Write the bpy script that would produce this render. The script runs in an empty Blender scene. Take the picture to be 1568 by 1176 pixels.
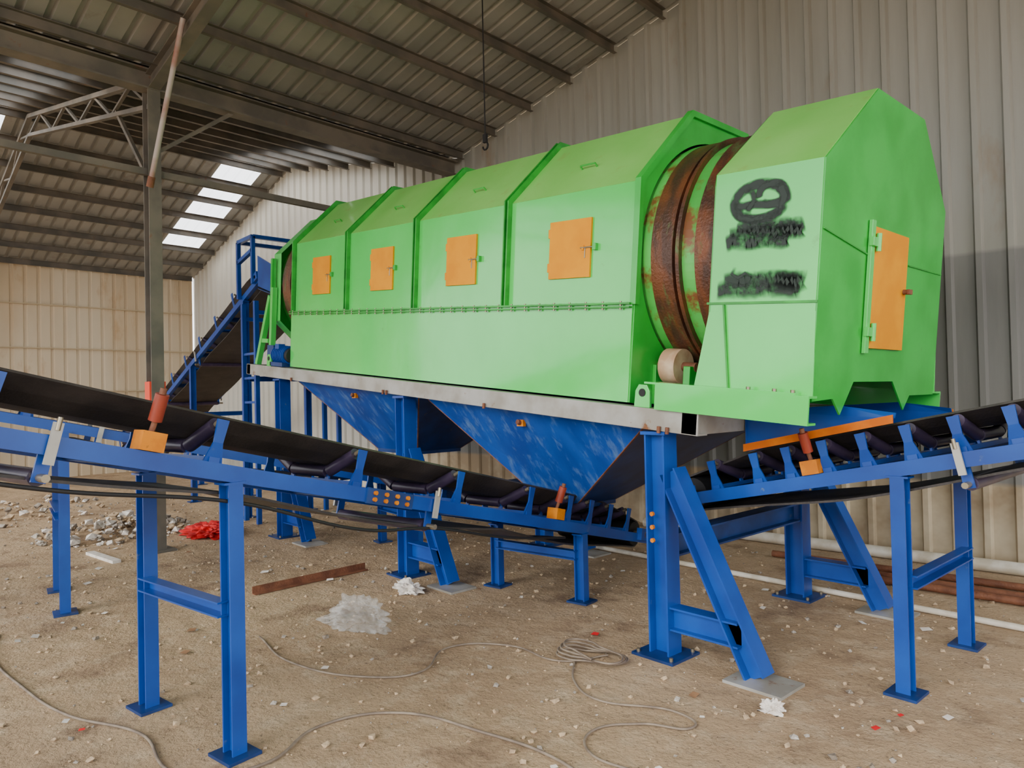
import bpy, bmesh, math, random
from mathutils import Vector, Matrix, noise
random.seed(7)
scene = bpy.context.scene
V = Vector

# ------------------------------------------------------------ materials
def lin(c):
    r = []
    for x in c[:3]:
        x = x/255.0
        r.append(x/12.92 if x <= 0.04045 else ((x+0.055)/1.055)**2.4)
    return (r[0], r[1], r[2], 1.0)

MATS = {}
def mat(name, c1, c2=None, scale=4.0, rough=0.5, metal=0.0, lo=0.4, hi=0.6, bump=0.0, bscale=60.0,
        stretch=(1, 1, 1), c3=None, s3=20.0, lo3=0.6, hi3=0.7, coat=0.0, detail=6.0, spec=.5):
    m = bpy.data.materials.new(name); m.use_nodes = True
    nt = m.node_tree; N = nt.nodes; L = nt.links
    b = N['Principled BSDF']
    b.inputs['Roughness'].default_value = rough
    b.inputs['Metallic'].default_value = metal
    b.inputs['Specular IOR Level'].default_value = spec
    if coat: 
        b.inputs['Coat Weight'].default_value = coat
        b.inputs['Coat Roughness'].default_value = 0.08
    b.inputs['Base Color'].default_value = lin(c1)
    g = N.new('ShaderNodeNewGeometry')
    mp = N.new('ShaderNodeMapping'); mp.inputs['Scale'].default_value = stretch
    L.new(g.outputs['Position'], mp.inputs['Vector'])
    col = None
    if c2:
        n = N.new('ShaderNodeTexNoise'); n.inputs['Scale'].default_value = scale; n.inputs['Detail'].default_value = detail
        L.new(mp.outputs[0], n.inputs['Vector'])
        r = N.new('ShaderNodeMapRange'); r.inputs[1].default_value = lo; r.inputs[2].default_value = hi
        L.new(n.outputs['Fac'], r.inputs[0])
        mx = N.new('ShaderNodeMix'); mx.data_type = 'RGBA'
        mx.inputs[6].default_value = lin(c1); mx.inputs[7].default_value = lin(c2)
        L.new(r.outputs[0], mx.inputs[0]); col = mx.outputs[2]
    if c3:
        n = N.new('ShaderNodeTexNoise'); n.inputs['Scale'].default_value = s3; n.inputs['Detail'].default_value = 8
        n.inputs['Roughness'].default_value = 0.65
        L.new(mp.outputs[0], n.inputs['Vector'])
        r = N.new('ShaderNodeMapRange'); r.inputs[1].default_value = lo3; r.inputs[2].default_value = hi3
        L.new(n.outputs['Fac'], r.inputs[0])
        mx = N.new('ShaderNodeMix'); mx.data_type = 'RGBA'
        mx.inputs[6].default_value = lin(c1); mx.inputs[7].default_value = lin(c3)
        if col: L.new(col, mx.inputs[6])
        L.new(r.outputs[0], mx.inputs[0]); col = mx.outputs[2]
    if col: L.new(col, b.inputs['Base Color'])
    if bump:
        n = N.new('ShaderNodeTexNoise'); n.inputs['Scale'].default_value = bscale; n.inputs['Detail'].default_value = 4
        L.new(g.outputs['Position'], n.inputs['Vector'])
        bp = N.new('ShaderNodeBump'); bp.inputs['Strength'].default_value = bump; bp.inputs['Distance'].default_value = 0.02
        L.new(n.outputs['Fac'], bp.inputs['Height']); L.new(bp.outputs[0], b.inputs['Normal'])
    MATS[name] = m
    return m

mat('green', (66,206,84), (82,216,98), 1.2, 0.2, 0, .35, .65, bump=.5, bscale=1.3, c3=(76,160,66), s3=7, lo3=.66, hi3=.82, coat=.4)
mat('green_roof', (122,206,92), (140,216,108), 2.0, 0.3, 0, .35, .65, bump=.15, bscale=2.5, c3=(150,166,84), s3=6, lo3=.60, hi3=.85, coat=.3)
mat('green_rib', (40,168,52), (34,142,44), 8, 0.4, c3=(120,90,50), s3=30, lo3=.68, hi3=.75)
mat('green_dark', (28,166,48), (42,182,62), 3, 0.3, c3=(90,110,40), s3=12, lo3=.66, hi3=.8, coat=.2)
mat('drum_green', (66,172,70), (84,192,84), 3, 0.35, c3=(120,76,44), s3=4, lo3=.52, hi3=.62)
mat('rust', (74,50,40), (116,68,42), 4, 0.42, 0.25, .4, .6, bump=.3, c3=(86,104,60), s3=3.0, lo3=.56, hi3=.66, stretch=(3,1,1))
mat('rust_plain', (104,62,42), (130,82,56), 9, 0.7, bump=.3)
mat('door_orange', (232,154,0), (222,142,0), 4, 0.5, c3=(160,90,6), s3=22, lo3=.74, hi3=.82, spec=.15)
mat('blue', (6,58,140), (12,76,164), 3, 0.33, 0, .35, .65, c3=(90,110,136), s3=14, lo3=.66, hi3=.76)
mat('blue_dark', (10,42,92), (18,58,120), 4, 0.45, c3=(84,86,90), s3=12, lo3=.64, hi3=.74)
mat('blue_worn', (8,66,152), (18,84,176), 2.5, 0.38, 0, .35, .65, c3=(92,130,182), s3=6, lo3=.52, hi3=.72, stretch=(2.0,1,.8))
mat('steel_grey', (172,172,168), (150,146,136), 4, 0.45, 0.2, c3=(126,84,52), s3=9, lo3=.62, hi3=.70)
mat('belt', (44,40,38), (66,60,56), 5, 0.55, 0, .4, .7, bump=.15)
mat('roller', (50,42,62), (66,54,78), 8, 0.35, 0, c3=(120,110,105), s3=20, lo3=.66, hi3=.76)
mat('roller_red', (150,56,32), (128,48,30), 8, 0.45)
mat('block_orange', (214,130,20), (190,108,20), 10, 0.5, c3=(90,60,40), s3=25, lo3=.64, hi3=.72, spec=.2)
mat('orange_skirt', (216,114,10), (196,96,10), 6, 0.6, spec=.2)
mat('bolt', (150,140,120), None, rough=.35, metal=.7)
mat('black', (24,24,26), None, rough=.6)
mat('roller_tan', (216,190,160), (190,150,120), 8, 0.4)
mat('roof_steel', (96,92,84), (118,110,98), 3, 0.6, c3=(124,80,54), s3=6, lo3=.64, hi3=.74)
mat('roof_sheet', (148,149,145), (166,165,160), 1.2, 0.45, 0.2, .35, .65, c3=(120,108,92), s3=1.4, lo3=.60, hi3=.78)
mat('purlin', (90,87,80), (112,104,94), 3, 0.55, c3=(116,78,54), s3=8, lo3=.64, hi3=.74)
mat('cream', (218,204,178), (208,188,156), .9, 0.6, 0, .4, .65, c3=(188,154,112), s3=2.2, lo3=.58, hi3=.75, stretch=(1,1,.35))
mat('girt', (196,178,146), None, rough=.6)
mat('pipe_white', (226,220,208), (200,190,170), 6, 0.35)
mat('pole_paint', (176,164,156), (150,100,84), 3, 0.5)
mat('cable', (140,126,110), (112,98,86), 10, 0.6)
mat('stone', (196,172,140), (158,136,110), 20, 0.9, bump=.3)
mat('rubble', (166,158,148), (130,118,104), 6, 0.95, bump=.5, c3=(196,190,180), s3=10, lo3=.55, hi3=.6)
mat('red_cloth', (214,24,30), (180,16,24), 6, 0.6)
mat('paint_red', (226,70,40), None, rough=.6)
mat('litter_white', (232,228,220), (210,200,190), 12, 0.6)
mat('wood', (150,112,78), (120,86,58), 8, 0.8)

m = bpy.data.materials.new('plastic_film'); m.use_nodes = True
b = m.node_tree.nodes['Principled BSDF']
b.inputs['Base Color'].default_value = (.74,.73,.70,1); b.inputs['Roughness'].default_value = .1
b.inputs['Alpha'].default_value = .22; b.inputs['Specular IOR Level'].default_value = 1.0
MATS['plastic_film'] = m

m = bpy.data.materials.new('skylight_sheet'); m.use_nodes = True
nt = m.node_tree; nt.nodes.clear()
o = nt.nodes.new('ShaderNodeOutputMaterial'); mx = nt.nodes.new('ShaderNodeMixShader')
t = nt.nodes.new('ShaderNodeBsdfTransparent'); tr = nt.nodes.new('ShaderNodeBsdfTranslucent')
tr.inputs[0].default_value = (.95,.97,1,1); mx.inputs[0].default_value = .3
nt.links.new(t.outputs[0], mx.inputs[1]); nt.links.new(tr.outputs[0], mx.inputs[2]); nt.links.new(mx.outputs[0], o.inputs[0])
MATS['skylight'] = m

def newmat(name, rough):
    global N, L, g, b
    m = bpy.data.materials.new(name); m.use_nodes = True
    N = m.node_tree.nodes; L = m.node_tree.links; b = N['Principled BSDF']; b.inputs['Roughness'].default_value = rough
    g = N.new('ShaderNodeNewGeometry'); MATS[name] = m
    return m
def ramp(sock, a, bb):
    r = N.new('ShaderNodeMapRange'); r.inputs[1].default_value = a; r.inputs[2].default_value = bb; L.new(sock, r.inputs[0]); return r.outputs[0]
def mixc(f, a, bb):
    x = N.new('ShaderNodeMix'); x.data_type = 'RGBA'; L.new(f, x.inputs[0])
    for i, c in ((6, a), (7, bb)):
        if isinstance(c, tuple): x.inputs[i].default_value = lin(c)
        else: L.new(c, x.inputs[i])
    return x.outputs[2]
def nz(s, d=6, ro=.6, st=None):
    n = N.new('ShaderNodeTexNoise'); n.inputs['Scale'].default_value = s; n.inputs['Detail'].default_value = d; n.inputs['Roughness'].default_value = ro
    if st:
        mp = N.new('ShaderNodeMapping'); mp.inputs['Scale'].default_value = st; L.new(g.outputs['Position'], mp.inputs[0]); L.new(mp.outputs[0], n.inputs[0])
    else: L.new(g.outputs['Position'], n.inputs[0])
    return n.outputs[0]

newmat('wall_sheet', .5)
sp = N.new('ShaderNodeSeparateXYZ'); L.new(g.outputs['Position'], sp.inputs[0])
n1 = nz(1.6, 6, .6, (2.0,2.0,.18)); n2 = nz(1.1, 5)
up = mixc(ramp(n1, .30, .75), (164,164,157), (142,141,132))
up = mixc(ramp(nz(1.3,6,.6,(1.4,1.4,.5)), .62, .78), up, (140,120,98))
mid = mixc(ramp(n1, .30, .72), (134,134,130), (110,110,108))
low = mixc(ramp(n2, .4, .6), (206,192,164), (160,140,112))
c = mixc(ramp(sp.outputs['Z'], .70, .74), low, mid)
c = mixc(ramp(sp.outputs['Z'], 2.76, 2.80), c, up)
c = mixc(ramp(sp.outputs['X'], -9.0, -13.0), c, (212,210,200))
L.new(c, b.inputs['Base Color'])

newmat('dirt', .92)
c = mixc(ramp(nz(.7), .38, .64), (212,182,144), (184,154,120))
c = mixc(ramp(nz(5, 8, .7), .5, .72), c, (224,200,166))
c = mixc(ramp(nz(1.7, 8, .7), .54, .68), c, (146,118,92))
c = mixc(ramp(nz(42, 6, .7), .56, .68), c, (132,110,88))
L.new(c, b.inputs['Base Color'])
ad = N.new('ShaderNodeMath'); ad.operation = 'ADD'
m1 = N.new('ShaderNodeMath'); m1.operation = 'MULTIPLY'; m1.inputs[1].default_value = 4.0
L.new(nz(3.0, 8, .6), m1.inputs[0]); L.new(m1.outputs[0], ad.inputs[0]); L.new(nz(38, 6, .7), ad.inputs[1])
bp = N.new('ShaderNodeBump'); bp.inputs['Strength'].default_value = .9; bp.inputs['Distance'].default_value = .04
L.new(ad.outputs[0], bp.inputs['Height']); L.new(bp.outputs[0], b.inputs['Normal'])

newmat('spray', .5)
b.inputs['Base Color'].default_value = lin((10,34,22))
uv = N.new('ShaderNodeUVMap'); sp = N.new('ShaderNodeSeparateXYZ'); L.new(uv.outputs[0], sp.inputs[0])
ab = N.new('ShaderNodeMath'); ab.operation = 'ABSOLUTE'; L.new(sp.outputs[1], ab.inputs[0])
fall = ramp(ab.outputs[0], 1.0, .35)
nf = ramp(nz(11, 5, .6), .22, .55)
mm = N.new('ShaderNodeMath'); mm.operation = 'MULTIPLY'; L.new(fall, mm.inputs[0]); L.new(nf, mm.inputs[1])
m3 = N.new('ShaderNodeMath'); m3.operation = 'MULTIPLY'; m3.use_clamp = True; L.new(mm.outputs[0], m3.inputs[0]); L.new(sp.outputs[0], m3.inputs[1])
L.new(m3.outputs[0], b.inputs['Alpha'])

# ------------------------------------------------------------ mesh builder
class MB:
    def __init__(s, M=None):
        s.M = M or Matrix.Identity(4); s.v = []; s.f = []; s.m = []; s.s = []; s.names = []
    def mi(s, n):
        if n not in s.names: s.names.append(n)
        return s.names.index(n)
    def add(s, vs, fs, mt, smooth=False):
        k = len(s.v); i = s.mi(mt)
        s.v += [s.M @ V(p) for p in vs]
        for f in fs:
            s.f.append([a+k for a in f]); s.m.append(i); s.s.append(smooth)
    def box(s, c, d, mt):
        x, y, z = c; a, b_, h = d[0]/2, d[1]/2, d[2]/2
        vs = [(x+i*a, y+j*b_, z+k*h) for i in (-1,1) for j in (-1,1) for k in (-1,1)]
        s.add(vs, [(0,1,3,2),(4,6,7,5),(0,4,5,1),(2,3,7,6),(0,2,6,4),(1,5,7,3)], mt)
    def frame(s, p, q, up):
        d = (V(q)-V(p)).normalized(); u = V(up)
        if abs(d.dot(u)) > .98: u = V((1,0,0)) if abs(d.x) < .9 else V((0,1,0))
        r = d.cross(u).normalized(); u = r.cross(d).normalized()
        return d, r, u
    def prof(s, p, q, pr, mt, up=(0,0,1), smooth=False, caps=True):
        d, r, u = s.frame(p, q, up); n = len(pr)
        vs = [V(p)+r*a+u*b_ for a, b_ in pr] + [V(q)+r*a+u*b_ for a, b_ in pr]
        fs = [(i, (i+1) % n, n+(i+1) % n, n+i) for i in range(n)]
        s.add(vs, fs, mt, smooth)
        if caps: s.add(vs, [tuple(range(n))[::-1], tuple(range(n, 2*n))], mt)
    def bar(s, p, q, w, h, mt, up=(0,0,1)):
        s.prof(p, q, [(-w/2,-h/2),(w/2,-h/2),(w/2,h/2),(-w/2,h/2)], mt, up)
    def ibeam(s, p, q, w, h, mt, up=(0,0,1), t=.012):
        s.prof(p, q, [(-w/2,h/2-t),(w/2,h/2-t),(w/2,h/2),(-w/2,h/2)], mt, up)
        s.prof(p, q, [(-w/2,-h/2),(w/2,-h/2),(w/2,-h/2+t),(-w/2,-h/2+t)], mt, up)
        s.prof(p, q, [(-t/2,-h/2+t),(t/2,-h/2+t),(t/2,h/2-t),(-t/2,h/2-t)], mt, up)
    def chan(s, p, q, w, h, mt, up=(0,0,1), t=.01):
        sg = 1 if w > 0 else -1; w = abs(w)
        s.prof(p, q, [(sg*a, b_) for a, b_ in [(0,-h/2),(w,-h/2),(w,-h/2+t),(t,-h/2+t),(t,h/2-t),(w,h/2-t),(w,h/2),(0,h/2)]], mt, up)
    def cyl(s, p, q, r, mt, seg=16, r2=None, smooth=True):
        d, a, u = s.frame(p, q, (0,0,1)); r2 = r if r2 is None else r2
        vs = []
        for P, R in ((V(p), r), (V(q), r2)):
            for i in range(seg):
                t = 2*math.pi*i/seg; vs.append(P + a*math.cos(t)*R + u*math.sin(t)*R)
        s.add(vs, [(i, (i+1) % seg, seg+(i+1) % seg, seg+i) for i in range(seg)], mt, smooth)
        s.add(vs, [tuple(range(seg))[::-1], tuple(range(seg, 2*seg))], mt)
    def lathe(s, c, pts, mt, seg=64, smooth=False):
        n = len(pts); vs = []
        for a, r in pts:
            for i in range(seg):
                t = 2*math.pi*i/seg
                vs.append((c[0]+a, c[1]+math.cos(t)*r, c[2]+math.sin(t)*r))
        for k in range(n-1):
            mm_ = mt[k] if isinstance(mt, list) else mt
            s.add([vs[k*seg+i] for i in range(seg)]+[vs[(k+1)*seg+i] for i in range(seg)],
                  [(i, (i+1) % seg, seg+(i+1) % seg, seg+i) for i in range(seg)], mm_, smooth)
    def plate(s, pts, off, mt):
        n = len(pts); off = V(off); vs = [V(p) for p in pts]+[V(p)+off for p in pts]
        s.add(vs, [tuple(range(n)), tuple(range(n, 2*n))[::-1]]+[(i, n+i, n+(i+1) % n, (i+1) % n) for i in range(n)], mt)
    def obj(s, name, parent=None, bevel=0, solid=0, recalc=True):
        me = bpy.data.meshes.new(name)
        me.from_pydata([tuple(p) for p in s.v], [], s.f)
        for n in s.names: me.materials.append(MATS[n])
        me.polygons.foreach_set('material_index', s.m); me.polygons.foreach_set('use_smooth', s.s)
        me.update()
        if recalc:
            bm = bmesh.new(); bm.from_mesh(me)
            bmesh.ops.recalc_face_normals(bm, faces=bm.faces); bm.to_mesh(me); bm.free()
        ob = bpy.data.objects.new(name, me); scene.collection.objects.link(ob)
        if solid:
            md = ob.modifiers.new('solid', 'SOLIDIFY'); md.thickness = solid; md.offset = 0
        if bevel:
            md = ob.modifiers.new('bevel', 'BEVEL'); md.width = bevel; md.segments = 2; md.limit_method = 'ANGLE'; md.angle_limit = .7
        if parent:
            ob.parent = parent; ob.matrix_parent_inverse = Matrix.Translation(parent.location).inverted()
        return ob

def root(name, loc):
    e = bpy.data.objects.new(name, None); e.location = loc; e.empty_display_size = .3
    scene.collection.objects.link(e); return e

def tube(name, pts, r, mt, parent=None, cyclic=False):
    cu = bpy.data.curves.new(name, 'CURVE'); cu.dimensions = '3D'; cu.bevel_depth = r; cu.bevel_resolution = 3; cu.resolution_u = 10
    sp_ = cu.splines.new('BEZIER'); sp_.bezier_points.add(len(pts)-1)
    for bp_, p in zip(sp_.bezier_points, pts):
        bp_.co = p; bp_.handle_left_type = bp_.handle_right_type = 'AUTO'
    sp_.use_cyclic_u = cyclic
    cu.materials.append(MATS[mt])
    ob = bpy.data.objects.new(name, cu); scene.collection.objects.link(ob)
    if parent: ob.parent = parent; ob.matrix_parent_inverse = Matrix.Translation(parent.location).inverted()
    return ob

# ------------------------------------------------------------ building
e1 = V((.9968, .080, 0)); e2 = V((-.080, .9968, 0))
BM = Matrix(((e1.x, e2.x, 0, -8.67), (e1.y, e2.y, 0, 6.75), (0, 0, 1, 0), (0, 0, 0, 1)))
RL = [(-9.96, 4.68), (-5.1, 6.36), (0, 5.3), (5.3, 6.5), (11.0, 5.2)]
def roofz(p):
    for (a, za), (b_, zb) in zip(RL, RL[1:]):
        if p <= b_: return za + (zb-za)*(p-a)/(b_-a)
    return RL[-1][1]
def ribs(a, b_, pitch=.25, amp=.03):
    out = []
    pat = [(0, 0), (.66, 0), (.74, 1), (.92, 1)]
    k = 0
    while True:
        for o_, h in pat:
            t = a + (k+o_)*pitch
            if t >= b_: out.append((b_, 0)); return out
            out.append((t, h*amp))
        k += 1
QMIN = -11.0
fl = MB(); fl.add([(-45,-40,0),(40,-40,0),(40,40,0),(-45,40,0)], [(0,1,2,3)], 'dirt'); floor = fl.obj('floor')

w = MB(BM)
pr = ribs(-9.96, 11.0, .24, -.04)
cols = sorted(pr + [(p, 0) for p, z in RL[1:-1]])
vs = []
for p, a in cols: vs += [(p, a+.04, -.02), (p, a+.04, roofz(p))]
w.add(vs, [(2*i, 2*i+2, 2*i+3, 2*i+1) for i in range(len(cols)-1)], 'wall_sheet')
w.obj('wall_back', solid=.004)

w = MB(BM)
pr = ribs(QMIN, 0, .25, .03); vs = []
for q, a in pr: vs += [(-9.96-a, q, -.02), (-9.96-a, q, 4.68)]
w.add(vs, [(2*i, 2*i+2, 2*i+3, 2*i+1) for i in range(len(pr)-1)], 'cream')
for z in (.95, 1.9, 2.85, 3.8): w.bar((-9.93, QMIN, z), (-9.93, -.02, z), .05, .022, 'girt')
w.obj('wall_left', solid=.004)

SK = [(-1.25, -.42), (-5.45, -4.75)]
def P_(p): return (p, roofz(p))
SEG = [(RL[0], P_(-8.75)), (P_(-8.75), RL[1]), (RL[1], P_(-1.3)), (P_(-1.3), RL[2]), (RL[2], RL[3]), (RL[3], RL[4])]
roof = MB(BM)
def sheet(mb, p0, z0, p1, z1, q0, q1, mt):
    pr = ribs(q0, q1, .23, .04); vs = []
    for q, a in pr: vs += [(p0, q, z0+a+.01), (p1, q, z1+a+.01)]
    mb.add(vs, [(2*i, 2*i+2, 2*i+3, 2*i+1) for i in range(len(pr)-1)], mt)
for k, ((pa, za), (pb, zb)) in enumerate(SEG):
    if k in (1, 2):
        for q0, q1 in ((QMIN, SK[1][0]), (SK[1][1], SK[0][0]), (SK[0][1], .1)): sheet(roof, pa, za, pb, zb, q0, q1, 'roof_sheet')
    else: sheet(roof, pa, za, pb, zb, QMIN, .1, 'roof_sheet')
roof.obj('ceiling', solid=.004)
for j, (q0, q1) in enumerate(SK):
    wn = MB(BM)
    for (pa, za), (pb, zb) in SEG[1:3]: sheet(wn, pa, za, pb, zb, q0, q1, 'skylight')
    wn.obj('window_%d' % (j+1))

fr = root('steel_roof_frame', (-8.31, 2.26, 0))
pu = MB(BM)
for (pa, za), (pb, zb) in zip(RL, RL[1:]):
    n = 7
    for i in range(n+1):
        t = (i+.25)/(n+.5); p = pa+(pb-pa)*t; z = za+(zb-za)*t-.07
        pu.chan((p, QMIN, z), (p, -.06, z), .05, .12, 'purlin', t=.006)
pu.obj('purlins', fr)
sb = MB(BM)
sb.ibeam((0, QMIN, 5.10), (0, -.07, 5.10), .18, .22, 'roof_steel', t=.018)
sb.bar((0, QMIN, 4.1), (0, -.07, 4.1), .06, .07, 'roof_steel')
for q in (-4.5, -10.5):
    for p in (0, 11.0):
        sb.ibeam((p, q, 0), (p, q, 4.99), .13, .16, 'roof_steel', t=.012)
        sb.box((p, q, .01), (.3, .3, .02), 'roof_steel')
    sb.ibeam((-9.75, q, 0), (-9.75, q, 4.55), .16, .2, 'roof_steel', t=.014)
    for (pa, za), (pb, zb) in zip(RL, RL[1:]):
        A = V((pa+(.15 if pa < -9 else 0), q, za-.17)); B = V((pb, q, zb-.17))
        if pa >= 0:
            sb.ibeam(A+V((0,0,-.05)), B+V((0,0,-.05)), .12, .2, 'roof_steel', t=.014)
            continue
        dn = V((0, 0, -.30))
        sb.bar(A, B, .07, .06, 'roof_steel'); sb.bar(A+dn, B+dn, .06, .05, 'roof_steel')
        n = 8
        for i in range(n):
            a = A.lerp(B, i/n); b_ = A.lerp(B, (i+1)/n)
            sb.bar(a if i % 2 else a+dn, b_+dn if i % 2 else b_, .035, .03, 'roof_steel')
sb.bar((0,-4.5,3.95), (-1.1,-4.5,5.1), .04, .04, 'roof_steel')
sb.bar((0,-4.5,4.3), (0,-3.6,5.0), .04, .04, 'roof_steel')
sb.box((0,-4.5,1.72), (.137,.167,.22), 'paint_red')
sb.obj('columns_and_girders', fr)

pl = MB(); pl.cyl((-7.89,2.13,3.86), (-7.27,2.282,5.38), .026, 'pole_paint'); pl.cyl((-7.9,2.127,3.83), (-7.86,2.137,3.93), .036, 'rust_plain')
pl.obj('slanted_pole', fr)
hk = MB(); hk.cyl((-5.73,4.84,4.35), (-5.73,4.84,5.85), .007, 'black'); hk.box((-5.73,4.84,4.33), (.05,.03,.09), 'black')
for i in range(8):
    a, b_ = math.pi*1.5*i/8, math.pi*1.5*(i+1)/8
    hk.cyl((-5.73+.04*math.sin(a), 4.84, 4.25+.04*math.cos(a)), (-5.73+.04*math.sin(b_), 4.84, 4.25+.04*math.cos(b_)), .01, 'black', 8)
hk.obj('hanging_hook')

# ------------------------------------------------------------ trommel
th = math.atan(.091)
TM = Matrix.Translation((-2.31, 0, 1.47)) @ Matrix.Rotation(th, 4, 'Y')
TR = root('trommel_screen', (-5.4, 4.44, 0))
CY, CH, DR = 4.44, .99, .80
PROF = [(3.60,.02),(3.60,1.42),(4.10,1.94),(4.78,1.94),(5.28,1.42),(5.28,.02)]
def ringplate(mb, prof, cy, ch, r, x, t, mt, seg=96):
    n = len(prof); outer = []; inner = []
    for i in range(seg):
        a = 2*math.pi*i/seg; d = (math.cos(a), math.sin(a)); best = None
        for j in range(n):
            p, q = prof[j], prof[(j+1) % n]; ex, ey = q[0]-p[0], q[1]-p[1]
            den = d[0]*ey-d[1]*ex
            if abs(den) < 1e-9: continue
            tt = ((p[0]-cy)*ey-(p[1]-ch)*ex)/den; uu = ((p[0]-cy)*d[1]-(p[1]-ch)*d[0])/den
            if tt > 0 and -1e-6 <= uu <= 1+1e-6: best = tt if best is None else min(best, tt)
        best = max(best, r+.004)
        outer.append((x, cy+d[0]*best, ch+d[1]*best)); inner.append((x, cy+d[0]*r, ch+d[1]*r))
    vs = outer+inner+[(a+t, b_, c_) for a, b_, c_ in outer]+[(a+t, b_, c_) for a, b_, c_ in inner]
    S = seg; fs = []
    for i in range(S):
        j = (i+1) % S
        fs += [(i, j, S+j, S+i), (2*S+i, 3*S+i, 3*S+j, 2*S+j), (i, 2*S+i, 2*S+j, j), (S+i, S+j, 3*S+j, 3*S+i)]
    mb.add(vs, fs, mt)
def shell(mb, prof, x0, x1, mts):
    for i in range(len(prof)-1):
        a, b_ = prof[i], prof[i+1]
        mb.add([(x0,a[0],a[1]),(x1,a[0],a[1]),(x1,b_[0],b_[1]),(x0,b_[0],b_[1])], [(0,1,2,3)], mts[i] if isinstance(mts, list) else mts)

X0, X1 = -.58, -5.48; PIT = (X0-X1)/4
h = MB(TM)
UP = [(3.60,.64),(3.60,1.42),(4.10,1.94),(4.78,1.94),(5.28,1.42),(5.28,.64)]
for k in range(4):
    xa = X0-k*PIT-.018; xb = X0-(k+1)*PIT+.018
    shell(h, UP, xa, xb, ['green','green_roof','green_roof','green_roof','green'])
shell(h, [(3.585,.015),(3.585,.64)], X0, X1-.06, 'green')
shell(h, [(5.295,.64),(5.295,.015)], X0, X1-.06, 'green')
h.obj('hull_panels', TR, solid=.008)
h = MB(TM)
def ribline(x, wd=.03, pro=.045, mt='green_rib', lo=.64):
    o_ = [(3.6-pro, lo), (3.6-pro, 1.42+pro*.4), (4.10-pro*.4, 1.94+pro), (4.78+pro*.4, 1.94+pro), (5.28+pro, 1.42+pro*.4), (5.28+pro, lo)]
    i_ = [(3.61, lo), (3.61, 1.415), (4.105, 1.93), (4.775, 1.93), (5.27, 1.415), (5.27, lo)]
    for k in range(5):
        h.plate([(x, *o_[k]), (x, *o_[k+1]), (x, *i_[k+1]), (x, *i_[k])], (wd, 0, 0), mt)
for k in range(5):
    x = X0-k*PIT
    if k == 0: ribline(x-.012, .045, .03, 'green_dark')
    elif k == 4: ribline(x-.01, .02, .05)
    else:
        ribline(x-.026, .012); ribline(x+.014, .012)
h.bar(((X0), 3.575, .645), ((X1-.06), 3.575, .645), .05, .012, 'green_rib')
h.bar(((X0), 3.575, .622), ((X1-.06), 3.575, .622), .05, .010, 'green_rib')
h.bar((X0, 5.30, .63), (X1, 5.30, .63), .05, .03, 'green_rib')
x = X0-.08
while x > X1:
    h.cyl((x, 3.562, .66), (x, 3.562, .605), .008, 'bolt', 6); x -= .15
ringplate(h, [(3.585,.0)]+PROF[1:5]+[(5.295,.0)], CY, CH, .815, X0, .012, 'green_dark')
ringplate(h, [(3.585,.0)]+PROF[1:5]+[(5.295,.0)], CY, CH, .815, X1-.012, .012, 'green_dark')
for k in range(4):
    xc = X0-(k+.5)*PIT; y0, h0 = 3.80, 1.628
    n_ = V((0, -.72, .69))*.035
    for xx in (xc-.07, xc+.07):
        h.cyl(V((xx, y0, h0)), V((xx, y0, h0))+n_, .006, 'green_dark', 8)
    h.cyl(V((xc-.07, y0, h0))+n_, V((xc+.07, y0, h0))+n_, .006, 'green_dark', 8)
h.obj('hull_ribs_and_flanges', TR)
for k in range(4):
    d = MB(TM); xc = X0-(k+.5)*PIT+.04; hc = 1.03
    d.box((xc, 3.588, hc), (.39, .018, .40), 'door_orange')
    for s_ in (-1, 1):
        d.cyl((xc-.2, 3.582, hc+s_*.12-.03), (xc-.2, 3.582, hc+s_*.12+.03), .009, 'door_orange', 8)
    d.cyl((xc+.11, 3.575, hc), (xc+.24, 3.575, hc), .006, 'bolt', 8)
    d.cyl((xc+.15, 3.577, hc), (xc+.15, 3.577, hc-.07), .005, 'bolt', 8)
    d.box((xc+.13, 3.578, hc), (.02, .015, .035), 'door_orange'); d.box((xc+.235, 3.583, hc), (.03, .03, .045), 'green_dark')
    d.obj('inspection_door_%d' % (k+1), TR, bevel=.002)
d = MB(TM)
pts = [(-6.15,.60),(-6.15,.74),(-5.93,.74),(-5.93,.80),(-5.72,.80),(-5.72,.74),(-5.45,.74),(-.66,.74),(-.66,.785),(-.56,.785),(-.56,.80),(-.50,.80),(-.34,.80),(-.34,.765),(-.31,.765),(-.31,.81),(-.285,.81),(-.285,.775),(-.18,.775),(-.18,.80),(-.06,.80),(-.06,.76),(.3,.76)]
ms = ['drum_green']*2+['rust']*4+['rust_plain','rust_plain','drum_green','drum_green','drum_green','rust','rust','rust','rust','rust','rust','drum_green','drum_green','rust','rust','drum_green','drum_green','drum_green']
d.lathe((0, CY, CH), pts, ms[:len(pts)-1], 96)
d.obj('rotating_drum', TR)
d = MB(TM)
for y in (3.885, 4.995):
    for xa in (-.44, -5.82):
        d.cyl((xa-.06, y, .255), (xa+.06, y, .255), .115, 'roller_tan', 32)
        d.cyl((xa-.16, y, .255), (xa+.16, y, .255), .03, 'rust_plain', 16)
        for sx in (-.13, .13): d.box((xa+sx, y, .13), (.05, .14, .26), 'green_dark')
d.obj('support_rollers', TR, bevel=.004)
HP = [(3.55,.14),(3.55,.63),(3.55,1.35),(4.13,1.84),(4.84,1.84),(5.32,1.35),(5.32,.14)]
d = MB(TM)
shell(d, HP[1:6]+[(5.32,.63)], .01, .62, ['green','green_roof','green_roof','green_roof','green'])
d.add([(.01,3.555,.63),(.62,3.555,.63),(.635,3.545,.14),(-.07,3.545,.14)], [(0,1,2,3)], 'green')
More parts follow.
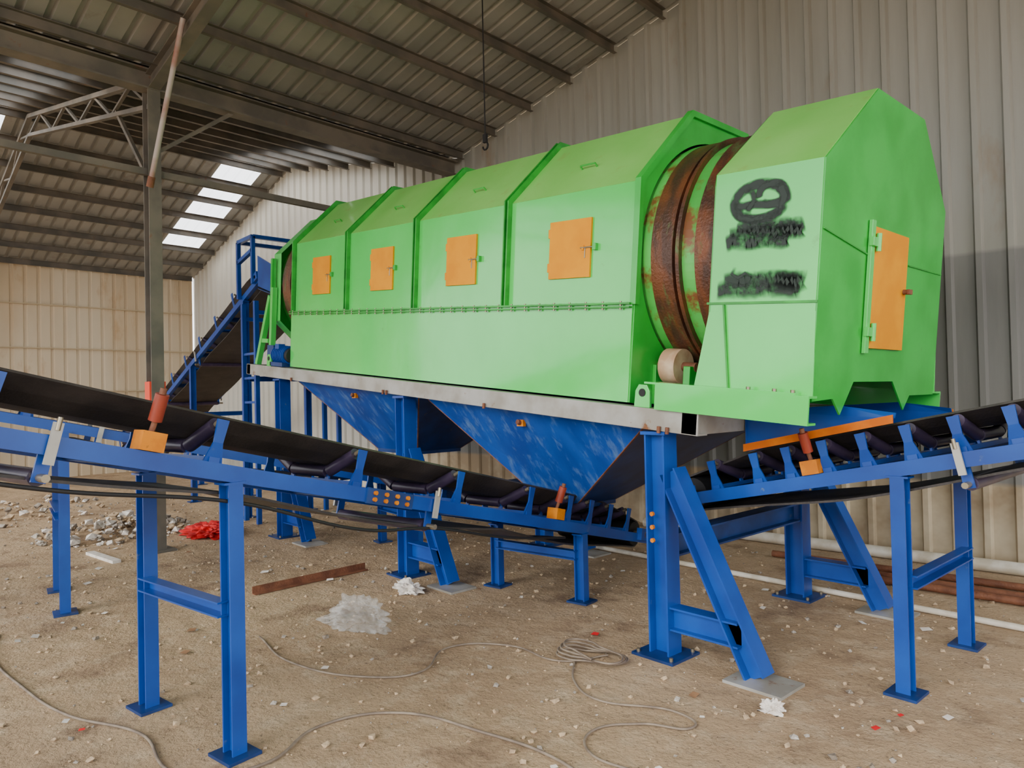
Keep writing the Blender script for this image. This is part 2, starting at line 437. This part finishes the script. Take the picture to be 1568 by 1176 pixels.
d.add([(.01,5.315,.63),(.62,5.315,.63),(.635,5.325,.14),(-.07,5.325,.14)], [(0,1,2,3)], 'green')
d.obj('hood_panels', TR, solid=.008)
d = MB(TM)
end = [(3.55,.12),(3.79,.13),(3.89,.04),(4.04,.22),(4.60,.22),(4.80,.04),(4.89,.13),(5.32,.13),(5.32,1.35),(4.84,1.84),(4.13,1.84),(3.55,1.35)]
d.plate([(.618, a, b_) for a, b_ in end], (.01,0,0), 'green_dark')
ringplate(d, [(3.55,.14),(3.55,1.35),(4.13,1.84),(4.84,1.84),(5.32,1.35),(5.32,.14)], CY, CH, .775, .0, .01, 'green_dark')
d.bar((-.01,3.545,.63), (.63,3.545,.63), .01, .012, 'green_rib')
d.bar((.10,3.542,.62), (.16,3.536,.15), .01, .015, 'green_rib', up=(0,1,0))
d.bar((.632,3.56,1.0), (.632,4.1,.93), .008, .008, 'green_rib'); d.bar((.632,4.72,.93), (.632,5.3,.93), .008, .008, 'green_rib')
d.chan((-.29,3.47,.075), (.65,3.47,.075), -.09, .15, 'green', t=.012)
d.chan((-.29,5.40,.075), (.65,5.40,.075), .09, .15, 'green', t=.012)
d.box((.10,3.53,.155), (.95,.11,.012), 'green')
for xx in (.3,.45,.55): d.cyl((xx,3.50,.16),(xx,3.50,.175),.012,'bolt',6)
d.obj('hood_end_plates', TR)
d = MB(TM)
d.box((.638,4.41,.75), (.02,.50,.68), 'door_orange')
d.box((.642,4.13,.75), (.02,.05,.74), 'green')
for z in (.50, 1.0):
    d.box((.655,4.14,z), (.025,.09,.05), 'green'); d.cyl((.665,4.17,z-.05), (.665,4.17,z+.05), .014, 'green', 10)
d.cyl((.64,4.62,.76), (.68,4.62,.76), .016, 'rust_plain', 10); d.box((.685,4.62,.76), (.015,.05,.03), 'rust_plain')
d.obj('hood_door', TR, bevel=.002)
def ribbon(paths, name):
    me = bpy.data.meshes.new(name); vs = []; fs = []; uvs = []; k = 0
    for pts_, wd, op in paths:
        k += 1
        P = [V((a, b_)) for a, b_ in pts_]; base = len(vs)
        for i, p in enumerate(P):
            t = (P[min(i+1, len(P)-1)]-P[max(i-1, 0)]).normalized(); nn = V((-t.y, t.x))*wd
            o_ = op*(0.0 if i in (0, len(P)-1) else 1)
            for s_ in (-1, 0, 1):
                q = p+nn*s_; vs.append(tuple(TM @ V((q.x, 3.5445-k*.0004, q.y)))); uvs.append((o_, s_))
        for i in range(len(P)-1):
            for s_ in (0, 1):
                a = base+i*3+s_; fs.append((a, a+1, a+4, a+3))
    me.from_pydata(vs, [], fs); ul = me.uv_layers.new(name='UVMap')
    for lp in me.loops: ul.data[lp.index].uv = uvs[lp.vertex_index]
    me.materials.append(MATS['spray']); ob = bpy.data.objects.new(name, me); scene.collection.objects.link(ob)
    ob.parent = TR; ob.matrix_parent_inverse = Matrix.Translation(TR.location).inverted()
def arc(cx, cy, rx, ry, a0, a1, n=28): return [(cx+rx*math.cos(math.radians(a0+(a1-a0)*i/n)), cy+ry*math.sin(math.radians(a0+(a1-a0)*i/n))) for i in range(n+1)]
def wav(x0, x1, y, amp, f, n=40): return [(x0+(x1-x0)*i/n, y+amp*math.sin(f*i/n*6.283)+.012*noise.noise(V((i*.5, y*9, 0)))) for i in range(n+1)]
ribbon([(arc(.28,1.17,.150,.095,-15,345),.034,1.7),(arc(.35,1.205,.075,.055,-140,200),.026,1.6),
        ([(.12,1.17),(.18,1.155),(.25,1.16),(.33,1.15),(.40,1.15),(.43,1.14)],.028,1.5),
        ([(.20,1.25),(.24,1.22),(.25,1.18),(.22,1.14),(.21,1.10)],.022,1.2),
        ([(.38,1.27),(.40,1.23),(.42,1.18),(.41,1.12),(.38,1.09)],.030,1.3),
        ([(.13,1.13),(.16,1.10),(.24,1.075),(.33,1.09),(.40,1.10)],.024,1.2),
        (wav(.15,.54,1.03,.006,2),.045,1.0),(wav(.09,.46,.960,.008,2),.050,1.1),(wav(.30,.53,1.00,.006,2),.050,.9),(wav(.11,.34,1.01,.006,2),.035,.8),
        (wav(.05,.54,.705,.006,2),.058,1.0),(wav(.09,.53,.755,.006,2),.050,.9),(wav(.34,.56,.74,.006,1),.060,.9),
        ([(.16,.83),(.14,.79),(.18,.765),(.22,.79),(.27,.77)],.014,1.0)], 'spray_paint_marks')
d = MB(TM)
for y, s_ in ((3.50, -1), (5.39, 1)):
    d.chan((0, y, -.065), (-6.62, y, -.065), .10 if s_ < 0 else -.10, .13, 'steel_grey', t=.012)
for x in (-.06, -6.56): d.bar((x, 3.5, -.065), (x, 5.38, -.065), .10, .12, 'steel_grey')
for x in (-.33, -3.0, -5.6): d.bar((x, 3.6, -.09), (x, 5.28, -.09), .10, .08, 'blue_dark')
for x in (-.42, -6.0):
    pts_ = [(x-.06,3.52,0),(x+.06,3.52,0),(x+.055,3.52,.10),(x+.03,3.52,.14),(x-.03,3.52,.14),(x-.055,3.52,.10)]
    d.plate(pts_, (0,.02,0), 'green'); d.cyl((x,3.515,.09),(x,3.545,.09),.025,'black',16)
for x in (-.2,-.26,-1.9,-3.3,-3.36,-5.3): d.cyl((x,3.485,-.14),(x,3.485,-.10),.012,'rust_plain',6)
d.obj('base_frame', TR, bevel=.002)
d = MB()
def btop(X): return 1.47+(-2.31-X)*.091-.13
for X in (-2.64, -5.44, -8.04):
    zt = btop(X)-.02
    for y in (3.58, 5.30):
        d.ibeam((X, y, 0), (X, y, zt), .13, .145, 'blue', up=(1,0,0), t=.012)
        d.box((X, y, zt), (.18,.16,.02), 'blue')
        d.box((X, y, .008), (.30,.28,.016), 'blue_dark')
        zb = min(1.12, zt-.1)
        d.ibeam((X+.62, y, .03), (X+.08, y, zb), .12, .125, 'blue', up=(1,0,0), t=.011)
        d.box((X+.64, y, .008), (.34,.26,.016), 'steel_grey')
        d.ibeam((X+.07, y, .24), (X+.52, y, .24), .10, .14, 'blue', t=.011)
        for sx in (-.12,.12):
            for sy in (-.11,.11): d.cyl((X+sx,y+sy,.016),(X+sx,y+sy,.035),.012,'bolt',6)
    d.ibeam((X, 3.64, .66), (X, 5.24, .66), .12, .14, 'blue_dark', t=.012)
for z in (.78,.86,.70):
    d.cyl((-2.66,3.50,z),(-2.66,3.516,z),.014,'block_orange',8)
d.obj('support_legs', TR)
def hopper(name, xa, xb, oxa, oxb, oya, oyb, oz, parent, m1, m2):
    d = MB(); ya, yb = 3.63, 5.26
    za, zb = btop(xa)-.005, btop(xb)-.005
    A = [(xa,ya,za),(xb,ya,zb),(xb,yb,zb),(xa,yb,za)]; B = [(oxa,oya,oz),(oxb,oya,oz),(oxb,oyb,oz),(oxa,oyb,oz)]
    for i in range(4):
        j = (i+1) % 4
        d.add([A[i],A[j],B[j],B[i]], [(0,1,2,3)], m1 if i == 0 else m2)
    d.obj(name+'_plates', parent, solid=.008)
    d = MB()
    for i in range(4):
        j = (i+1) % 4
        d.bar(A[i], A[j], .05, .02, 'blue_dark'); d.bar(A[i], B[i], .012, .012, 'rust_plain'); d.bar(B[i], B[j], .02, .06, 'blue_dark')
    P = V(A[0]).lerp(V(A[1]), .5).lerp(V(B[0]).lerp(V(B[1]), .5), .13)
    d.box(P+V((0,-.02,0)), (.07,.03,.05), 'block_orange'); d.cyl(P+V((0,-.02,0)), P+V((0,-.06,.01)), .02, 'rust_plain', 8)
    d.obj(name+'_edges', parent)
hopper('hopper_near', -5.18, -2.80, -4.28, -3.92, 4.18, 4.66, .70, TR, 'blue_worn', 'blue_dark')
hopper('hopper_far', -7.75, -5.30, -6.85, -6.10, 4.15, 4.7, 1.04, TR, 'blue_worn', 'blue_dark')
d = MB(TM)
FP = [(3.66,.55),(3.66,1.36),(4.12,1.84),(4.76,1.84),(5.22,1.36),(5.22,.55),(4.9,.25),(3.98,.25)]
shell(d, FP+[FP[0]], -6.02, -6.22, 'green')
ringplate(d, FP, CY, CH, .62, -6.22, .01, 'green_dark')
for y in (3.62, 5.26):
    d.bar((-6.2,y,.85), (-6.56,y,.0), .06, .06, 'green'); d.bar((-6.12,y,.95), (-6.15,y,.0), .06, .06, 'green')
    d.bar((-6.22,y,.30), (-6.45,y,.30), .05, .05, 'green')
    d.bar((-6.15,y,.0), (-6.15,y,1.30), .05, .05, 'green_dark')
d.obj('feed_end_casing', TR)
d = MB(TM)
d.cyl((-5.95,3.62,.14), (-5.62,3.62,.14), .10, 'blue', 20); d.cyl((-5.62,3.62,.14), (-5.55,3.62,.14), .085, 'black', 20)
for i in range(7): d.cyl((-5.92+i*.045,3.62,.14), (-5.912+i*.045,3.62,.14), .112, 'blue', 20)
d.box((-5.8,3.62,.03), (.34,.2,.05), 'blue_dark'); d.box((-5.78,3.56,.24), (.1,.08,.06), 'blue')
d.box((-6.08,3.66,.14), (.18,.18,.22), 'blue_dark')
d.obj('drive_motor', TR, bevel=.003)

# ------------------------------------------------------------ conveyors
def conveyor(name, org, d2, slope, L, hw, idl, posts, guides=(), near=1, m_post='blue', ret=(2.0,3.8,5.6), wing=.115, splice=None, chm='blue'):
    d2 = V((d2[0], d2[1], 0)).normalized(); O = V(org); ch = .075
    X = (d2+V((0,0,slope))).normalized(); Y = V((0,0,1)).cross(d2).normalized(); Z = X.cross(Y).normalized()
    CM = Matrix(((X.x,Y.x,Z.x,O.x),(X.y,Y.y,Z.y,O.y),(X.z,Y.z,Z.z,O.z),(0,0,0,1)))
    R = root(name, (O.x, O.y, 0)); k = hw/.42
    d = MB(CM)
    for s_ in (-1, 1):
        d.chan((0, s_*(hw+.03), -ch/2), (L, s_*(hw+.03), -ch/2), (.055 if s_ > 0 else -.055), ch, chm, t=.007)
    x = .5
    while x < L: d.bar((x,-hw,-.045), (x,hw,-.045), .05, .05, 'blue_dark'); x += 1.3
    if splice is not None:
        y = near*(hw+.036)
        d.box((splice, y, -ch/2), (.34,.012,.085), 'blue_dark')
        for i in range(4):
            for zz in (-.055,-.020): d.cyl((splice-.12+i*.08,y,zz),(splice-.12+i*.08,y+near*.02,zz),.012,'block_orange',8)
    d.obj('side_channels', R)
    d = MB(CM); rr = .034
    for x in idl:
        d.bar((x,-hw,.012), (x,hw,.012), .05, .024, chm)
        d.cyl((x,-.155*k,.068), (x,.155*k,.068), rr, 'roller', 16)
        for s_ in (-1,1):
            a = V((x, s_*.17*k, .072)); b_ = V((x, s_*.37*k, .072+wing*1.05))
            d.cyl(a, b_, rr, 'roller', 16); dd = (b_-a).normalized()
            d.cyl(b_, b_+dd*.03, .014, 'bolt', 8)
            yb = s_*(.40*k); ht = .10+wing
            d.plate([(x-.045,yb,.0),(x+.045,yb,.0),(x+.022,yb+s_*.015,.09),(x+.028,yb+s_*.02,ht),(x-.028,yb+s_*.02,ht),(x-.022,yb+s_*.015,.09)], (0,s_*.010,0), chm)
            d.bar((x,s_*.16*k,.02), (x,s_*.16*k,.06), .03, .012, chm)
    for x in ret:
        if x < L:
            d.cyl((x,-hw*.93,-.16), (x,hw*.93,-.16), .034, 'roller', 16)
            for s_ in (-1,1):
                d.box((x, s_*(hw-.01), -.12), (.05,.012,.12), chm); d.cyl((x,s_*(hw-.02),-.16),(x,s_*(hw+.06),-.16),.016,'bolt',8)
                d.box((x, s_*(hw+.045), -.03), (.035,.014,.16), 'steel_grey'); d.cyl((x,s_*(hw+.05),.02),(x,s_*(hw+.05),.07),.01,'bolt',8)
    for x in guides:
        y = near*(hw+.0)
        d.box((x, y, .042), (.10,.09,.080), 'block_orange'); d.cyl((x,y,.08), (x,y+near*.015,.14), .012, 'rust_plain', 10)
        d.cyl((x,y+near*.01,.13), (x+.01,y+near*.045,.24), .028, 'roller_red', 16)
        d.cyl((x+.01,y+near*.045,.24), (x+.012,y+near*.05,.265), .014, 'rust_plain', 10)
    for x in (.14, L-.14):
        d.cyl((x,-hw*.9,-.005), (x,hw*.9,-.005), .10, 'black', 24); d.cyl((x,-hw-.07,-.005), (x,hw+.07,-.005), .025, 'bolt', 12)
        for s_ in (-1,1): d.box((x, s_*(hw+.045), -.005), (.14,.05,.10), chm)
    d.obj('idlers_and_pulleys', R)
    d = MB(CM); path = []; r = .115; n = 40
    for i in range(n+1):
        x = .14+(L-.28)*i/n; f = min(1, max(0, min(x-.14, L-.14-x)/.5)); path.append((x, .110, f))
    for i in range(1, 8): a = math.pi*i/8; path.append((L-.14+math.sin(a)*r, -.005+math.cos(a)*r, 0))
    for i in range(n+1):
        x = L-.14-(L-.28)*i/n; e_ = min(x-.14, L-.14-x); path.append((x, -.120-.05*abs(math.sin(x*1.6))*min(1, e_), 0))
    for i in range(1, 8): a = math.pi*i/8; path.append((.14-math.sin(a)*r, -.005-math.cos(a)*r, 0))
    vs = []
    for x, z, f in path:
        for y, yz, hz in ((-.37,-.335,wing*1.1),(-.27,-.25,wing*.5),(-.16,-.16,.0),(.16,.16,0),(.27,.25,wing*.5),(.37,.335,wing*1.1)):
            vs.append((x, (y+(yz-y)*f)*k, z+hz*f))
    P = len(path); fs = []
    for i in range(P):
        j = (i+1) % P
        for c_ in range(5): fs.append((i*6+c_, i*6+c_+1, j*6+c_+1, j*6+c_))
    d.add(vs, fs, 'belt'); d.obj('belt', R, solid=.012)
    d = MB()
    for q, cz_ in posts:
        P0 = O+d2*q; zt = O.z+slope*q-ch-.004
        for s_ in (-1,1):
            a = P0+Y*s_*(hw+.0); a.z = 0
            d.ibeam(a+V((0,0,.01)), a+V((0,0,zt)), .07, .085, m_post, up=tuple(Y), t=.009)
            d.bar(a-d2*.08+V((0,0,.008)), a+d2*.08+V((0,0,.008)), .18, .014, 'blue_dark')
            d.bar(a+V((0,0,zt))-d2*.055, a+V((0,0,zt))+d2*.055, .09, .010, m_post)
        if cz_:
            a = P0-Y*hw; b_ = P0+Y*hw; a.z = b_.z = cz_
            d.chan(a+(b_-a)*.03, b_-(b_-a)*.03, .06, .07, m_post, t=.008)
    d.obj('posts', R)
    return R, CM

RA, CA = conveyor('belt_conveyor', (-4.33,5.0,.34), (.165,-.986), .247, 7.6, .42,
         (.35,.65,.95,1.25,1.75,2.5,3.3,4.12,5.0,5.85,6.7,7.2), ((1.05,.36),(3.92,.66),(6.9,.8)), guides=(1.42,4.42), near=1,
         ret=(2.72,4.78,7.0), splice=3.08, wing=.095)
tube('hanging_cable', [CA @ V((x, .44, z)) for x, z in ((6.2,-.10),(5.4,-.17),(4.78,-.20),(4.0,-.16),(3.2,-.22),(2.72,-.17),(2.0,-.17),(1.3,-.12))], .009, 'black', RA)
conveyor('belt_conveyor', (-6.38,5.05,.52), (-.107,-.994), .24, 7.8, .42,
         (.35,.65,.95,1.25,1.9,2.7,3.5,4.3,5.1,5.9,6.8), ((.9,.4),(3.95,.75),(7.0,.8)), guides=(), near=1, wing=.095)
conveyor('belt_conveyor', (-2.85,4.48,.90), (1,0), .216, 4.6, .50,
         (.35,.65,.86,1.08,1.30,1.53,1.76,2.0,2.25,2.6,3.1,3.6,4.1), ((1.43,.58),(4.1,.6)), guides=(1.0,), near=-1, ret=(1.75,3.4), wing=.080)
RD, CD_ = conveyor('inclined_feed_conveyor', (-16.9,4.25,.42), (1,0), .365, 8.35, .45,
         [.5+.75*i for i in range(10)], ((2.6,.9),(5.0,1.4),(7.2,1.9)), near=-1, chm='blue', m_post='blue', wing=.14)

d = MB()
for y in (3.74,4.78):
    d.plate([(-9.1,y,3.10),(-9.1,y,3.50),(-8.62,y,3.30),(-8.62,y,2.95)], (0,.012,0), 'blue')
    for x in (-9.75,-9.25): d.bar((x,y,3.0 if x<-9.5 else 3.15), (x,y,3.78), .05,.05,'blue')
    d.bar((-9.75,y,3.78), (-9.25,y,3.78), .05,.05,'blue'); d.bar((-9.75,y,3.5), (-9.25,y,3.6), .05,.05,'blue')
for x in (-9.75,-9.25): d.bar((x,3.74,3.78), (x,4.78,3.78), .05,.05,'blue')
d.plate([(-9.1,3.74,3.06),(-9.1,4.79,3.06),(-8.62,4.79,2.92),(-8.62,3.74,2.92)], (0,0,.012), 'blue_dark')
d.obj('feed_chute', RD)
d = MB()
for x in (-9.50,-9.08):
    d.bar((x,3.70,0),(x,3.70,2.9),.055,.055,'blue'); d.bar((x,4.86,0),(x,4.86,2.9),.055,.055,'blue')
for i in range(7): d.bar((-9.50,3.70,.3+i*.32),(-9.08,3.70,.3+i*.32),.03,.03,'blue')
d.bar((-9.50,3.70,2.7),(-9.50,4.86,2.7),.05,.05,'blue'); d.bar((-9.08,3.70,2.75),(-9.08,4.86,2.75),.05,.05,'blue')
d.obj('service_ladder', RD)

sk = root('discharge_chute', (-1.95,4.46,0))
d = MB()
def cz(X): return .90+(X+2.85)*.216
for y, s_ in ((4.02,-1),(4.94,1)):
    a, b_ = -2.32, -1.45
    d.plate([(a,y,cz(a)+.23),(b_,y,cz(b_)+.23),(b_+.0,y-s_*.02,1.46),(-1.75,y-s_*.02,1.50),(a,y-s_*.02,1.47)], (0,.008,0), 'blue')
    d.plate([(a,y+s_*.02,cz(a)+.205),(b_,y+s_*.02,cz(b_)+.205),(b_,y+s_*.02,cz(b_)+.25),(a,y+s_*.02,cz(a)+.25)], (0,s_*.01,0), 'orange_skirt')
d.plate([(-2.32,4.02,1.22),(-2.32,4.94,1.22),(-2.32,4.94,1.46),(-2.32,4.02,1.46)], (.008,0,0), 'blue')
d.obj('skirt_boards', sk)

# ------------------------------------------------------------ loose things on the ground
def crumple(name, c, s, mt, seed=0, amp=.3, cre=.16, sub=5, rot=0):
    bm = bmesh.new(); bmesh.ops.create_icosphere(bm, subdivisions=sub, radius=1)
    for v in bm.verts:
        n = v.co.normalized(); o_ = V((seed*3.1, seed*1.7, seed))
        q = n*2.2+o_
        dist, _ = noise.voronoi(q*1.3)
        k = 1+amp*noise.noise(n*1.6+o_)+cre*(dist[1]-dist[0])*2-cre + .08*noise.noise(q*3)
        p = n*k; z = (p.z+.5)/1.5
        v.co = V((p.x*s[0]*(1.15-.35*max(0, z)), p.y*s[1]*(1.15-.35*max(0, z)), max(z, 0)*s[2]*2))
    me = bpy.data.meshes.new(name); bm.to_mesh(me); bm.free(); me.materials.append(MATS[mt])
    ob = bpy.data.objects.new(name, me); ob.location = c; ob.rotation_euler = (0,0,rot); scene.collection.objects.link(ob); return ob
crumple('plastic_bag', (-4.50,2.53,.001), (.27,.19,.10), 'plastic_film', 1, .4, .24)
crumple('plastic_bag', (-4.95,3.25,.001), (.14,.11,.05), 'litter_white', 2, .5, .3, sub=4)
crumple('crumpled_paper', (-1.80,3.30,.001), (.06,.045,.035), 'litter_white', 3, .6, .4, sub=4)
crumple('red_sack', (-8.85,3.0,.001), (.44,.28,.08), 'red_cloth', 4, .4, .22)

def stones(name, n, area, smin, smax, mts, pile=None, parent=None):
    d = MB()
    for i in range(n):
        if pile:
            a = random.uniform(0, 6.283); r = random.random()**.7
            x = pile[0]+math.cos(a)*r*pile[2]; y = pile[1]+math.sin(a)*r*pile[3]; z = (1-r)*pile[4]*random.random()
        else:
            x = random.uniform(area[0], area[1]); y = random.uniform(area[2], area[3]); z = 0
            if y > 6.9+.08*x: y = 3
        s_ = smin+(smax-smin)*random.random()**3
        R = Matrix.Rotation(random.uniform(0, 6.28), 3, V((random.random(), random.random(), random.random()+.1)).normalized())
        vs = []
        for q in ((1,0,0),(-1,0,0),(0,1,0),(0,-1,0),(0,0,1),(0,0,-1),(.6,.6,.5),(-.6,.5,-.5)):
            w_ = R @ (V(q)*s_*random.uniform(.6,1.1)); w_.z *= .7; vs.append(w_+V((x,y,z+s_*.3)))
        d.add(vs, [(0,2,4),(2,1,4),(1,3,4),(3,0,4),(2,0,5),(1,2,5),(3,1,5),(0,3,5),(0,2,6),(2,4,6),(4,0,6),(1,3,7),(3,5,7),(5,1,7)], random.choice(mts))
    return d.obj(name, parent)
stones('gravel', 4200, (-13,-.6,.1,6.6), .006, .028, ['stone','stone','stone','rubble'], parent=floor)
stones('rubble_pile', 340, None, .025, .10, ['rubble','rubble','stone','stone','litter_white'], pile=(-9.95,2.2,.9,.9,.24))
stones('rubble_pile', 160, None, .02, .09, ['rubble','stone','stone','litter_white'], pile=(-13.0,1.6,1.7,1.2,.10))
d = MB()
for i in range(90):
    x = random.uniform(-12,-1); y = random.uniform(.6,6.0); s_ = random.uniform(.012,.04); a = random.uniform(0,3.14)
    u_ = V((math.cos(a),math.sin(a),.1))*s_; w_ = V((-math.sin(a),math.cos(a),.2))*s_*.6
    c_ = V((x,y,.014)); d.add([c_-u_-w_, c_+u_-w_, c_+u_*.7+w_, c_-u_+w_*1.2], [(0,1,2,3)], random.choice(['litter_white']*7+['red_cloth','wood','wood']))
d.obj('paper_litter', floor)

d = MB(); d.bar((-5.81,2.31,.008),(-5.87,3.40,.008),.06,.006,'rust_plain'); d.bar((-5.84,2.31,.035),(-5.90,3.40,.035),.006,.06,'rust_plain'); d.obj('rusty_angle_iron')
d = MB(); d.cyl((-5.6,5.50,.025),(1.5,5.50,.025),.022,'pipe_white',12); d.obj('white_pipe')
a = BM @ V((3.4,-.22,.056)); b_ = BM @ V((10.5,-.22,.056)); d = MB(); d.cyl(a,b_,.055,'pipe_white',16); d.obj('white_pipe')
for i,(p0,q0,p1,q1) in enumerate(((5.6,-1.02,9.8,-1.12),(6.0,-1.18,10,-1.28),(5.2,-.8,9.0,-.75))):
    a = BM @ V((p0,q0,.036)); b_ = BM @ V((p1,q1,.036)); d = MB(); d.cyl(a,b_,.03,'rust_plain',14); d.obj('rusty_pipe')
d = MB(); d.bar((-10.9,4.1,.02),(-9.8,3.55,.02),.06,.04,'wood'); d.obj('timber_batten')
d = MB(); d.bar((-8.7,1.7,.015),(-8.0,1.8,.015),.08,.03,'litter_white'); d.obj('white_board')

tube('power_cable', [(-6.15,.63,.01),(-5.6,.55,.01),(-4.89,.61,.01),(-4.26,.73,.01),(-3.79,.94,.01),(-3.22,.98,.01),(-3.08,1.25,.01),(-3.24,1.6,.01),(-3.12,1.93,.01),(-2.63,2.13,.01),(-2.18,2.20,.01),(-1.8,2.1,.01)], .007, 'cable')
tube('power_cable', [(-4.74,1.92,.01),(-4.13,1.87,.01),(-3.59,2.10,.01),(-3.455,2.32,.01),(-3.66,2.71,.01),(-3.41,2.99,.01),(-2.99,3.035,.01),(-2.86,3.3,.01)], .006, 'cable')
pts = []
for i in range(40):
    a = i*.62; r = .13+.05*math.sin(i*1.3); pts.append((-2.90+math.cos(a)*r*1.3, 3.20+math.sin(a)*r, .012+.0012*i))
tube('coiled_cable', pts, .006, 'cable')
tube('power_cable', [(-2.95,3.1,.01),(-2.72,2.86,.01),(-2.50,2.78,.01),(-2.095,2.95,.01),(-1.97,2.88,.01),(-2.16,2.73,.01),(-2.28,2.51,.01),(-2.16,2.35,.01),(-1.85,2.38,.01)], .006, 'cable')

# ------------------------------------------------------------ light
wd = bpy.data.worlds.new('overcast_sky'); scene.world = wd; wd.use_nodes = True
bg = wd.node_tree.nodes['Background']; bg.inputs[0].default_value = (.97,.98,1,1); bg.inputs[1].default_value = 3.6
sl = bpy.data.lights.new('sun', 'SUN'); sl.energy = 2.6; sl.angle = math.radians(35); sl.color = (1,.96,.88)
so = bpy.data.objects.new('sun', sl); scene.collection.objects.link(so)
so.rotation_euler = V((-.15,1.0,-.52)).to_track_quat('-Z','Y').to_euler()

# ------------------------------------------------------------ camera
cd = bpy.data.cameras.new('camera'); cam = bpy.data.objects.new('camera', cd); scene.collection.objects.link(cam)
cd.sensor_width = 36; cd.lens = 24.96; cd.clip_start = .05; cd.clip_end = 300
Rt = V((.668,.744,0)).normalized(); Fw = V((-.744,.668,0)).normalized(); U = V((0,0,1))
pit = .0156
F = (Fw*math.cos(pit)+U*math.sin(pit)).normalized(); Uc = Rt.cross(F).normalized()
ro = .022
R2 = (Rt*math.cos(ro)-Uc*math.sin(ro)).normalized(); U2 = (Uc*math.cos(ro)+Rt*math.sin(ro)).normalized()
cam.matrix_world = Matrix(((R2.x,U2.x,-F.x,0),(R2.y,U2.y,-F.y,0),(R2.z,U2.z,-F.z,1.6),(0,0,0,1)))
scene.camera = cam
